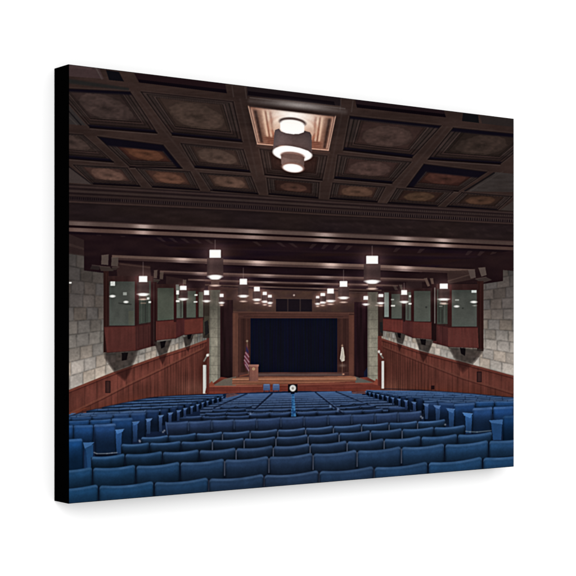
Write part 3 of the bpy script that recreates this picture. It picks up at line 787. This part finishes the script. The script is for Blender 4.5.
# side blocks: thin far rows first
ENDL = [(223, 394.6), (221.6, 395.4), (217, 396.6), (212, 397.8), (206.6, 399.2), (201.6, 400.6), (196.4, 402.2), (190.4, 403.8), (183.4, 405.4), (176.8, 407.2), (168.2, 409), (159, 410.2), (146, 412.4)]
ENDR = [(366, 390), (366.6, 390.4), (370.4, 391.2), (374.6, 392.0), (379, 392.8), (383.6, 393.6), (388.6, 394.4), (394, 395.4), (400.6, 396.4), (407.6, 397.4), (416, 398.6), (424, 400.6), (438, 402)]
WR = lin([(366, 389.6), (385, 388.6), (420, 389.8), (470, 393.4), (516, 397.6)])
WL = lin([(66, 417.2), (84, 411.6), (110, 405.6), (150, 397.4), (180, 395.2), (207, 394.0)])
for side in (-1, 1):
    for k, (xe, ye) in enumerate(ENDL if side < 0 else ENDR):
        if k in (1, 3, 5, 7, 9): continue
        t = k / 12.0
        if side < 0:
            f = lin([(64, ye + (.028 + .02 * t) * (xe - 64)), (xe, ye)]); xx = np.linspace(64, xe, 300); ok = xx[f(xx) >= WL(xx)]
            xa, xb = max(64, (ok[0] if len(ok) else 64) - 9), xe
        else:
            f = lin([(xe, ye), (518, ye + (.020 - .045 * t) * (518 - xe))]); xa, xb = xe, 518
            xx = np.linspace(xe, 518, 300); ok = xx[f(xx) >= WR(xx)]; xb = min(518, (ok[-1] if len(ok) else xe) + 9)
        body = mixc(c3((40, 60, 96)), c3((24, 45, 76)), t)
        wob = lambda X, t=t, k=k, f=f: f(X) + (.05 + .2 * t) * np.sin(X / (1.6 + 1.6 * t) + k * 1.7)
        band(off(f, .2), off(f, 4 + 9 * t), xa, xb, lambda X, Y, body=body, t=t, k=k, f=f: body * (1 - .66 * sm(.9 + 1.0 * t, 1.7 + 1.9 * t, Y - f(X)) + .10 * noise(X, Y, 6, 3, k))[..., None], 1, .3)
        band(wob, off(wob, .75 + .5 * t), xa, xb, lambda X, Y, t=t, k=k: c3((74, 102, 144)) * (1 - .15 * t + .12 * noise(X, Y, 9, 2, 3 + k))[..., None], .85, .35)
        sp = 4.4 + 9.5 * t; x = xe
        while 66 < x < 516 and t > .1:
            if x > xa + 6 or side > 0: seg((x, f(x) + .5), (x, f(x) + 1.2 + 1.8 * t), .4 + .4 * t, (16, 28, 52), .28 + .4 * t)
            x += side * sp
# keep the wall where the block has not begun
band(off(RL, 2.6), WL, 64, 203, dado(-1, RL), 1)
band(off(RR, 2.2), WR, 384, 518, dado(1, RR), 1)
band(off(WR, -.3), off(WR, .6), 384, 518, (20, 24, 40), .7, .5)
box(431, 385.6, 434.4, 389.6, (34, 18, 20))
band(off(WL, -.3), off(WL, .6), 64, 203, (20, 24, 40), .7, .5)


def arm(x0, x1, y, H, base=(58, 92, 146), dark=(34, 62, 106), flip=1):
    """end-of-row arm: light sloping pad and the panel below it"""
    w_ = x1 - x0
    base = c3(base) * c3((.80, .85, .88)); dark = c3(dark) * c3((.86, .86, .88))
    g = lambda X, Y: dark * (1.08 - .35 * sm(y, y + H, Y) + .06 * noise(X, Y, 2, 5, 3))[..., None]
    m = (lambda x: x) if flip > 0 else (lambda x: x0 + x1 - x)
    poly([(m(x0 + .02 * w_), y + w_ * .3), (m(x0 + w_ * .74), y + w_ * .22), (m(x0 + w_ * .66), y + H), (m(x0 + .14 * w_), y + H)], g)
    poly([(m(x0 - .04 * w_), y + w_ * .04), (m(x1), y - w_ * .05), (m(x0 + w_ * .84), y + w_ * .24), (m(x0 + w_ * .22), y + w_ * .52)], base)
    seg((m(x0), y + w_ * .04), (m(x1), y - w_ * .05), .6, (104, 138, 180), .5)


def sideblock(ends, flip):
    """ends: (x of back's inner end, top y, arm width, height)"""
    for x, y, aw, H in ends:
        bw = aw * 1.5
        if flip > 0:
            seat(x - bw * 1.1, y + .4, x, y - .2, H, .2, .8, .1, mixc(c3((20, 34, 62)), c3((24, 44, 78)), .5), .5)
            arm(x - .1, x + aw, y + H * .24, H * .75, (84, 112, 158), (44, 66, 106), 1)
        else:
            seat(x, y - .2, x + bw * 1.1, y + .4, H, .2, .8, .1, mixc(c3((20, 34, 62)), c3((24, 44, 78)), .5), .5)
            arm(x - aw, x + .1, y + H * .24, H * .75, (84, 112, 158), (44, 66, 106), -1)


sideblock([(221.6, 395.4, 1.8, 6), (217, 396.6, 2, 6.4), (212, 397.8, 2.2, 7), (206.6, 399.2, 2.4, 7.6), (201.6, 400.6, 2.6, 8.4), (196.4, 402.2, 3, 9.4), (190.4, 403.8, 3.3, 10.4), (183.4, 405.4, 3.8, 12), (176.8, 407.2, 4.2, 13.6), (168.2, 409, 4.8, 16)], 1)
sideblock([(366.6, 390.4, 1.6, 5), (370.4, 391.2, 1.8, 5.6), (374.6, 392.0, 2, 6), (379, 392.8, 2.2, 6.6), (383.6, 393.6, 2.4, 7.2), (388.6, 394.4, 2.7, 8.4), (394, 395.4, 3, 9.4), (400.6, 396.4, 3.4, 10.6), (407.6, 397.4, 3.8, 12.4), (416, 398.6, 4.4, 14.6)], -1)

# nearer left side rows
SB = (27, 60, 104)
seat(146, 409.6, 159, 409.4, 22, .2, 1, .1, (24, 44, 78), .7); arm(158.6, 163.6, 415.4, 16, (88, 116, 160), (50, 76, 118), 1)
row([96, 113, 130, 146], [413.6, 413.2, 412.6, 412], 26, .3, 1.0, .3, .8, (26, 50, 88)); arm(146, 152.2, 418.8, 15, (92, 124, 172), (48, 78, 122), 1)
row([50, 71, 92, 113], [418.4, 417.6, 416.6, 415.6], 7, .2, 1.0, .3, .9, (30, 56, 94))
row([68, 89.6, 111.4], [421, 420, 419], 10, .3, 1.2, .4, .9, SB); seat(111.4, 418.2, 132.8, 417.4, 27, .2, 1.2, .3, (24, 54, 96), 1)
arm(132.4, 139.4, 421.8, 20, (70, 110, 164), (42, 76, 124), 1)
row([52, 73.4, 93.4], [425.6, 424.8, 424.6], 26, .3, 1.5, .3, .9, (26, 62, 110)); seat(93.4, 424, 116, 423, 30, .4, 1.6, .4, (28, 58, 102), 1.1, .04)
arm(115.4, 124, 429.6, 24, (76, 124, 184), (40, 82, 136), 1)
path([(94, 452.4), (97, 453.8), (107, 453.6), (112, 453), (117, 452.6)], .9, (140, 150, 160), .6); box(95, 454, 117, 457, (8, 12, 24), .8)
seat(58, 439.4, 82.6, 438.2, 32, .3, 1.8, .4, (20, 60, 108), 1.0, .06)
poly([(83, 442.6), (94.4, 442.2), (90, 446.6), (85.2, 450)], (52, 92, 140)); poly([(84.4, 448.6), (93.4, 444.2), (92.8, 468), (84.8, 468)], (28, 62, 102))
poly([(84.2, 448), (86, 450), (87, 468), (84, 468)], (18, 40, 70), .7)
seg((85.4, 450), (87.2, 467), .8, (18, 44, 82), .8)
# nearer right side rows
seat(424, 402, 438, 402.4, 20, .2, 1, .1, (24, 44, 78), .7); arm(423.2, 428.6, 404, 15, (84, 112, 158), (46, 74, 118), -1)
row([438, 455], [402, 402.6], 22, .3, 1, .3, .8, (25, 48, 86)); arm(433.6, 440.4, 405.6, 15, (86, 118, 168), (46, 78, 124), -1)
row([475, 494.6, 516], [401.6, 401.2, 401], 11, .3, 1.2, .4, .9, SB); seat(453.6, 403.4, 475.2, 402.2, 24, .2, 1.2, .3, (26, 54, 96), 1)
arm(446.4, 454.6, 408.8, 18, (74, 114, 168), (42, 80, 130), -1)
row([493, 514, 535], [406.6, 405.8, 405.2], 28, .3, 1.5, .3, .9, (27, 62, 112)); seat(472.4, 407.6, 492.8, 406.6, 26, .4, 1.6, .4, (30, 60, 104), 1.1, -.04)
arm(462.6, 472.4, 413.2, 20, (78, 126, 186), (44, 88, 142), -1)
path([(464, 431), (470, 431.8), (477, 432), (491, 430.6)], .9, (130, 150, 160), .5)
seat(502.4, 415.4, 526, 414.4, 30, .3, 1.8, .4, (18, 50, 90), .8)
poly([(489, 420.4), (502.8, 419.4), (502.4, 424.4), (494, 424.8), (491, 423)], (52, 90, 138)); poly([(491, 422.8), (502, 424.2), (501.2, 440), (493, 440)], (29, 62, 104))

# rows of the near block, far to near
r6 = ([165.3, 188.3, 211.7, 234, 256.7, 280.8, 304, 328, 351.7, 375, 398, 421.5], [421.9, 420.9, 419.6, 419, 418.2, 417, 416, 414.8, 414, 413, 411.8, 410.4])
row(r6[0], r6[1], 17, .8, .8, .12, .8, (37, 54, 86), (26, 38, 62))
for x, y in zip(r6[0][1:-1], r6[1][1:-1]): seg((x, y + 2), (x + .2, y + 9.5), .7, (74, 92, 124), .45)
seg((165.8, 422), (167.4, 434), .8, (64, 92, 140), .7)
row([141, 168.3, 196.3, 222.4, 250, 277.7, 305.5, 333.3, 361.5, 389, 417.5, 445.5], [436.4, 434.8, 432.6, 431.4, 430.2, 428.8, 427.2, 425.4, 423.6, 422, 420.6, 418.8], 13, 1.3, 1.6, .45, 1.1, None, deep=1, light_gap=.6)
row([121, 149.5, 181, 212.3, 244, 275.8, 308, 339, 370.3, 402, 434, 465.3], [443, 442, 440.6, 439.2, 437.6, 436, 434, 432, 429.8, 428, 426.4, 424.6], 15, 1.6, 2, .5, .9, None, deep=1, light_gap=.65)
row([91, 125, 162.5, 199.2, 236, 273.2, 310, 347, 384, 421, 457.5, 492.5], [455.4, 453, 450.8, 449, 447.2, 445, 442.8, 440.2, 437.8, 435.6, 433.4, 431.2], 20, 2.0, 2.4, .6, .8, None, deep=1, light_gap=.65)
s, t = extend([92.6, 135.8, 180, 224.5, 268.8, 313, 357, 401.3, 444.7, 488.7], [466.6, 464.4, 461.2, 458.2, 455.4, 452.4, 449.2, 445.8, 443, 439.6], 64, 516)
row(s, t, 28, 2.3, 3.0, .7, .85, None, light_gap=.6)
s, t = extend([98.6, 154, 208.6, 264, 319, 374, 428, 482.6], [484.0, 480.6, 477, 473.4, 469.6, 465.6, 461, 456.2], 62, 516)
row(s, t, 36, 2.8, 3.6, .8, .85, None, light_gap=.3)
for x, y in ((140, 441.6), (139.4, 440.6), (164.4, 430.6), (163, 432), (422.4, 418), (421, 416.6), (445.2, 424.6), (292, 391.6)): glow(x, y, .6, .6, (176, 182, 190), .6)

# front chairs and the round dial in its case
for x in (263.3, 272.8):
    box(x, 384.2, x + 6.6, 390.2, (74, 88, 122)); box(x + .6, 384.0, x + 6, 385.2, (98, 112, 144)); box(x + .4, 389.6, x + 1.2, 392, (40, 40, 50)); box(x + 5.4, 389.6, x + 6.2, 392, (40, 40, 50))
    box(x + .2, 388, x + 6.4, 390.6, (56, 72, 108), .7)
box(288, 384.2, 297.4, 392.8, (20, 20, 24)); ell(292.8, 388.2, 3.1, 3.2, (214, 212, 208)); ell(292.8, 388.2, 2.0, 2.1, (176, 172, 166)); ell(292.8, 388.3, .8, .9, (120, 116, 112))
box(290.8, 391.8, 294.6, 394, (18, 24, 40))

# printed grain, then a slight softness like ink on fabric
w = win(X0, Y0, X1, Y1); X, Y = w[2], w[3]
h_, w_ = IMG.shape[:2]
X, Y = X[:h_, :w_], Y[:h_, :w_]
IMG *= (1 + (IMG.max(-1) < 235) * (.030 * noise(X, Y, .8, .8, 21) + .022 * noise(X, Y, 2.1, 1.7, 22) + .02 * noise(X, Y, 9, 9, 23)))[..., None]


def blur(A, sig):
    r = int(sig * 3) + 1; k = np.exp(-.5 * (np.arange(-r, r + 1) / sig) ** 2); k /= k.sum()
    for ax in (0, 1):
        P = np.pad(A, [(r, r) if a == ax else (0, 0) for a in range(3)], mode='edge'); out = np.zeros_like(A)
        for i, kk in enumerate(k):
            sl = [slice(None)] * 3; sl[ax] = slice(i, i + A.shape[ax]); out += P[tuple(sl)] * kk
        A = out
    return A


IMG = blur(IMG, .26 * SS)
IMG = IMG + .55 * (IMG - blur(IMG, 1.1 * SS)) * (.35 + .65 * (IMG.max(-1) < 200))[..., None] + .12 * (IMG - blur(IMG, 5 * SS)) * (IMG.max(-1) < 200)[..., None]
lum = (IMG @ c3((.3, .59, .11)))[..., None]
IMG = np.clip(lum + (IMG - lum) * .93, 0, 255)

# ------------------------------------------------------------ canvas object --
F = 1426.0                                # focal length in drawing units
HC = .3556                                # canvas height in metres
SC = HC / 438.4                           # metres per drawing unit on the left edge
WC = 628.0 * SC                           # width
TH = 32.0 * SC                            # depth of the stretched canvas
ca, sa = .8022, .5970                     # turn of the camera against the wall
HY = 325.6                                # eye level


def to_art(s, h):
    """canvas units (right of left edge, above eye level) -> drawing coordinates"""
    z = F + sa * s
    return 288 + F * (-218.9 + ca * s) / z, HY - F * h / z


LH_TOP, LH_BOT = HY - 64.8, HY - 503.2     # canvas top and bottom around eye level, drawing units
NX, NY = 1040, 860
s_ = np.linspace(0, 628.0, NX); h_ = np.linspace(LH_BOT, LH_TOP, NY)
Sg, Hg = np.meshgrid(s_, h_)
AX, AY = to_art(Sg, Hg)
fx = np.clip((AX - X0) * SS - .5, 0, NW - 1.001); fy = np.clip((AY - Y0) * SS - .5, 0, NH - 1.001)
ix, iy = fx.astype(int), fy.astype(int); ax, ay = (fx - ix)[..., None], (fy - iy)[..., None]
col = (IMG[iy, ix] * (1 - ax) + IMG[iy, ix + 1] * ax) * (1 - ay) + (IMG[iy + 1, ix] * (1 - ax) + IMG[iy + 1, ix + 1] * ax) * ay
col = col / 255.0
linr = np.where(col <= .04045, col / 12.92, ((col + .055) / 1.055) ** 2.4)
LIGHT = 1.40                               # irradiance/pi falling on the wall plane
linr = np.clip(linr / LIGHT, 0, .82)

ZC = 1.5                                   # height of eye level above the floor
co = np.empty((NY, NX, 3), np.float32)
co[..., 0] = Sg * SC; co[..., 1] = -TH; co[..., 2] = ZC + Hg * SC
me = bpy.data.meshes.new('printed_front')
nf = (NX - 1) * (NY - 1)
idx = np.arange(NX * NY, dtype=np.int32).reshape(NY, NX)
faces = np.stack([idx[:-1, :-1], idx[:-1, 1:], idx[1:, 1:], idx[1:, :-1]], -1).reshape(-1)
me.vertices.add(NX * NY); me.vertices.foreach_set('co', co.reshape(-1))
me.loops.add(nf * 4); me.loops.foreach_set('vertex_index', faces)
me.polygons.add(nf); me.polygons.foreach_set('loop_start', np.arange(0, nf * 4, 4, dtype=np.int32))
me.update(calc_edges=True)
at = me.color_attributes.new('ink', 'FLOAT_COLOR', 'POINT')
rgba = np.ones((NY, NX, 4), np.float32); rgba[..., :3] = linr
at.data.foreach_set('color', rgba.reshape(-1))


def mat(name):
    m = bpy.data.materials.new(name); m.use_nodes = True
    return m, m.node_tree, m.node_tree.nodes['Principled BSDF']


m, nt, b = mat('printed_canvas')
a = nt.nodes.new('ShaderNodeAttribute'); a.attribute_name = 'ink'
b.inputs['Roughness'].default_value = 1.0; b.inputs['Specular IOR Level'].default_value = 0.0
nt.links.new(a.outputs['Color'], b.inputs['Base Color'])
# fabric weave, as a very light bump
tc = nt.nodes.new('ShaderNodeTexCoord'); sep = nt.nodes.new('ShaderNodeSeparateXYZ'); nt.links.new(tc.outputs['Object'], sep.inputs[0])


def wave(src):
    mu = nt.nodes.new('ShaderNodeMath'); mu.operation = 'MULTIPLY'; mu.inputs[1].default_value = 2 * math.pi / .0011; nt.links.new(src, mu.inputs[0])
    si = nt.nodes.new('ShaderNodeMath'); si.operation = 'SINE'; nt.links.new(mu.outputs[0], si.inputs[0]); return si


w1, w2 = wave(sep.outputs['X']), wave(sep.outputs['Z'])
mm = nt.nodes.new('ShaderNodeMath'); mm.operation = 'MULTIPLY'; nt.links.new(w1.outputs[0], mm.inputs[0]); nt.links.new(w2.outputs[0], mm.inputs[1])
bp = nt.nodes.new('ShaderNodeBump'); bp.inputs['Strength'].default_value = .05; bp.inputs['Distance'].default_value = .0002
nt.links.new(mm.outputs[0], bp.inputs['Height']); nt.links.new(bp.outputs[0], b.inputs['Normal'])
me.materials.append(m)

root = bpy.data.objects.new('canvas_print', None); C.objects.link(root)
zb, zt = ZC + LH_BOT * SC, ZC + LH_TOP * SC
root.location = (WC / 2, 0, zb)
root.empty_display_size = .1
root['label'] = 'black-edged canvas print of an auditorium with blue seats, hanging on a white wall'
root['category'] = 'canvas print'


def child(name, mesh, label=None):
    o = bpy.data.objects.new(name, mesh); C.objects.link(o); o.parent = root
    o.location = (-WC / 2, 0, -zb)
    if label: o['label'] = label
    return o


child('printed_front', me, 'printed front face showing the auditorium')

# wrapped black edges: four side faces with a narrow rounded arris, closed behind
mk, nt, b = mat('black_canvas_edge')
b.inputs['Roughness'].default_value = 1.0; b.inputs['Specular IOR Level'].default_value = 0.0
nz = nt.nodes.new('ShaderNodeTexNoise'); nz.inputs['Scale'].default_value = 900
cr = nt.nodes.new('ShaderNodeValToRGB'); cr.color_ramp.elements[0].color = (.0002, .0002, .0002, 1); cr.color_ramp.elements[1].color = (.0006, .0006, .0006, 1)
nt.links.new(nz.outputs['Fac'], cr.inputs[0]); nt.links.new(cr.outputs[0], b.inputs['Base Color'])
e = .00045
rings = []
for (o_, y) in ((0, -TH), (-e * .3, -TH + e * .1), (-e * .9, -TH + e * .6), (-e, -TH + e * 1.4), (-e, -.0012), (.004, -.0010)):
    rings.append([(0 + o_, y, zb + o_), (WC - o_, y, zb + o_), (WC - o_, y, zt - o_), (0 + o_, y, zt - o_)])
names = ('left_edge', 'right_edge', 'top_edge', 'bottom_edge')
vs = [v for r in rings for v in r]
fc = []
for k in range(len(rings) - 1):
    for i in range(4):
        j = (i + 1) % 4
        fc.append((k * 4 + i, (k + 1) * 4 + i, (k + 1) * 4 + j, k * 4 + j))
fc.append(tuple((len(rings) - 1) * 4 + i for i in range(4)))
em = bpy.data.meshes.new('wrapped_edge'); em.from_pydata(vs, [], fc); em.materials.append(mk); em.update()
child('wrapped_edge', em, 'plain black wrapped edge of the canvas')

# ---------------------------------------------------------------- the wall ---
mw, nt, b = mat('white_wall_paint')
b.inputs['Roughness'].default_value = .9; b.inputs['Specular IOR Level'].default_value = 0.0
b.inputs['Base Color'].default_value = (.87, .87, .87, 1)
nz = nt.nodes.new('ShaderNodeTexNoise'); nz.inputs['Scale'].default_value = 260
bp = nt.nodes.new('ShaderNodeBump'); bp.inputs['Strength'].default_value = .03; bp.inputs['Distance'].default_value = .0003
nt.links.new(nz.outputs['Fac'], bp.inputs['Height']); nt.links.new(bp.outputs[0], b.inputs['Normal'])
wm = bpy.data.meshes.new('wall')
x0, x1, z0, z1, y0, y1 = -4, 6, -1.5, 4.5, 0, .15
wm.from_pydata([(x0, y0, z0), (x1, y0, z0), (x1, y0, z1), (x0, y0, z1), (x0, y1, z0), (x1, y1, z0), (x1, y1, z1), (x0, y1, z1)], [],
               [(0, 1, 2, 3), (5, 4, 7, 6), (4, 0, 3, 7), (1, 5, 6, 2), (3, 2, 6, 7), (4, 5, 1, 0)])
wm.materials.append(mw); wm.update()
wo = bpy.data.objects.new('wall', wm); C.objects.link(wo); wo['kind'] = 'structure'

# ------------------------------------------------------------------ light ----
W = bpy.data.worlds.new('World'); scene.world = W; W.use_nodes = True
bg = W.node_tree.nodes['Background']; bg.inputs['Color'].default_value = (1, 1, 1, 1); bg.inputs['Strength'].default_value = .84
sd = bpy.data.lights.new('softbox', 'SUN'); dirv = Vector((.80, 1.0, -.34)).normalized(); sd.energy = (LIGHT - .84) * math.pi / dirv.y; sd.angle = math.radians(55); sd.color = (1, 1, 1)
so = bpy.data.objects.new('softbox', sd); C.objects.link(so)
so.rotation_euler = dirv.to_track_quat('-Z', 'Y').to_euler(); so.location = (0, -2, 3)

# ----------------------------------------------------------------- camera ----
cam = bpy.data.cameras.new('Camera'); co_ = bpy.data.objects.new('Camera', cam); C.objects.link(co_); scene.camera = co_
cam.sensor_width = 36; cam.lens = F / 576 * 36; cam.shift_y = (HY - 288) / 576
cam.clip_start = .01; cam.clip_end = 100
Rv = Vector((ca, -sa, 0)); Fv = Vector((sa, ca, 0)); Uv = Vector((0, 0, 1))
pos = Vector((0, -TH, ZC)) - Rv * (-218.9 * SC) - Fv * (F * SC)
M = Matrix((Rv, Uv, -Fv)).transposed().to_4x4(); M.translation = pos
co_.matrix_world = M

scene.render.engine = 'CYCLES'
scene.view_settings.view_transform = 'Standard'; scene.view_settings.look = 'None'
scene.view_settings.exposure = 0; scene.view_settings.gamma = 1; scene.view_settings.use_curve_mapping = False
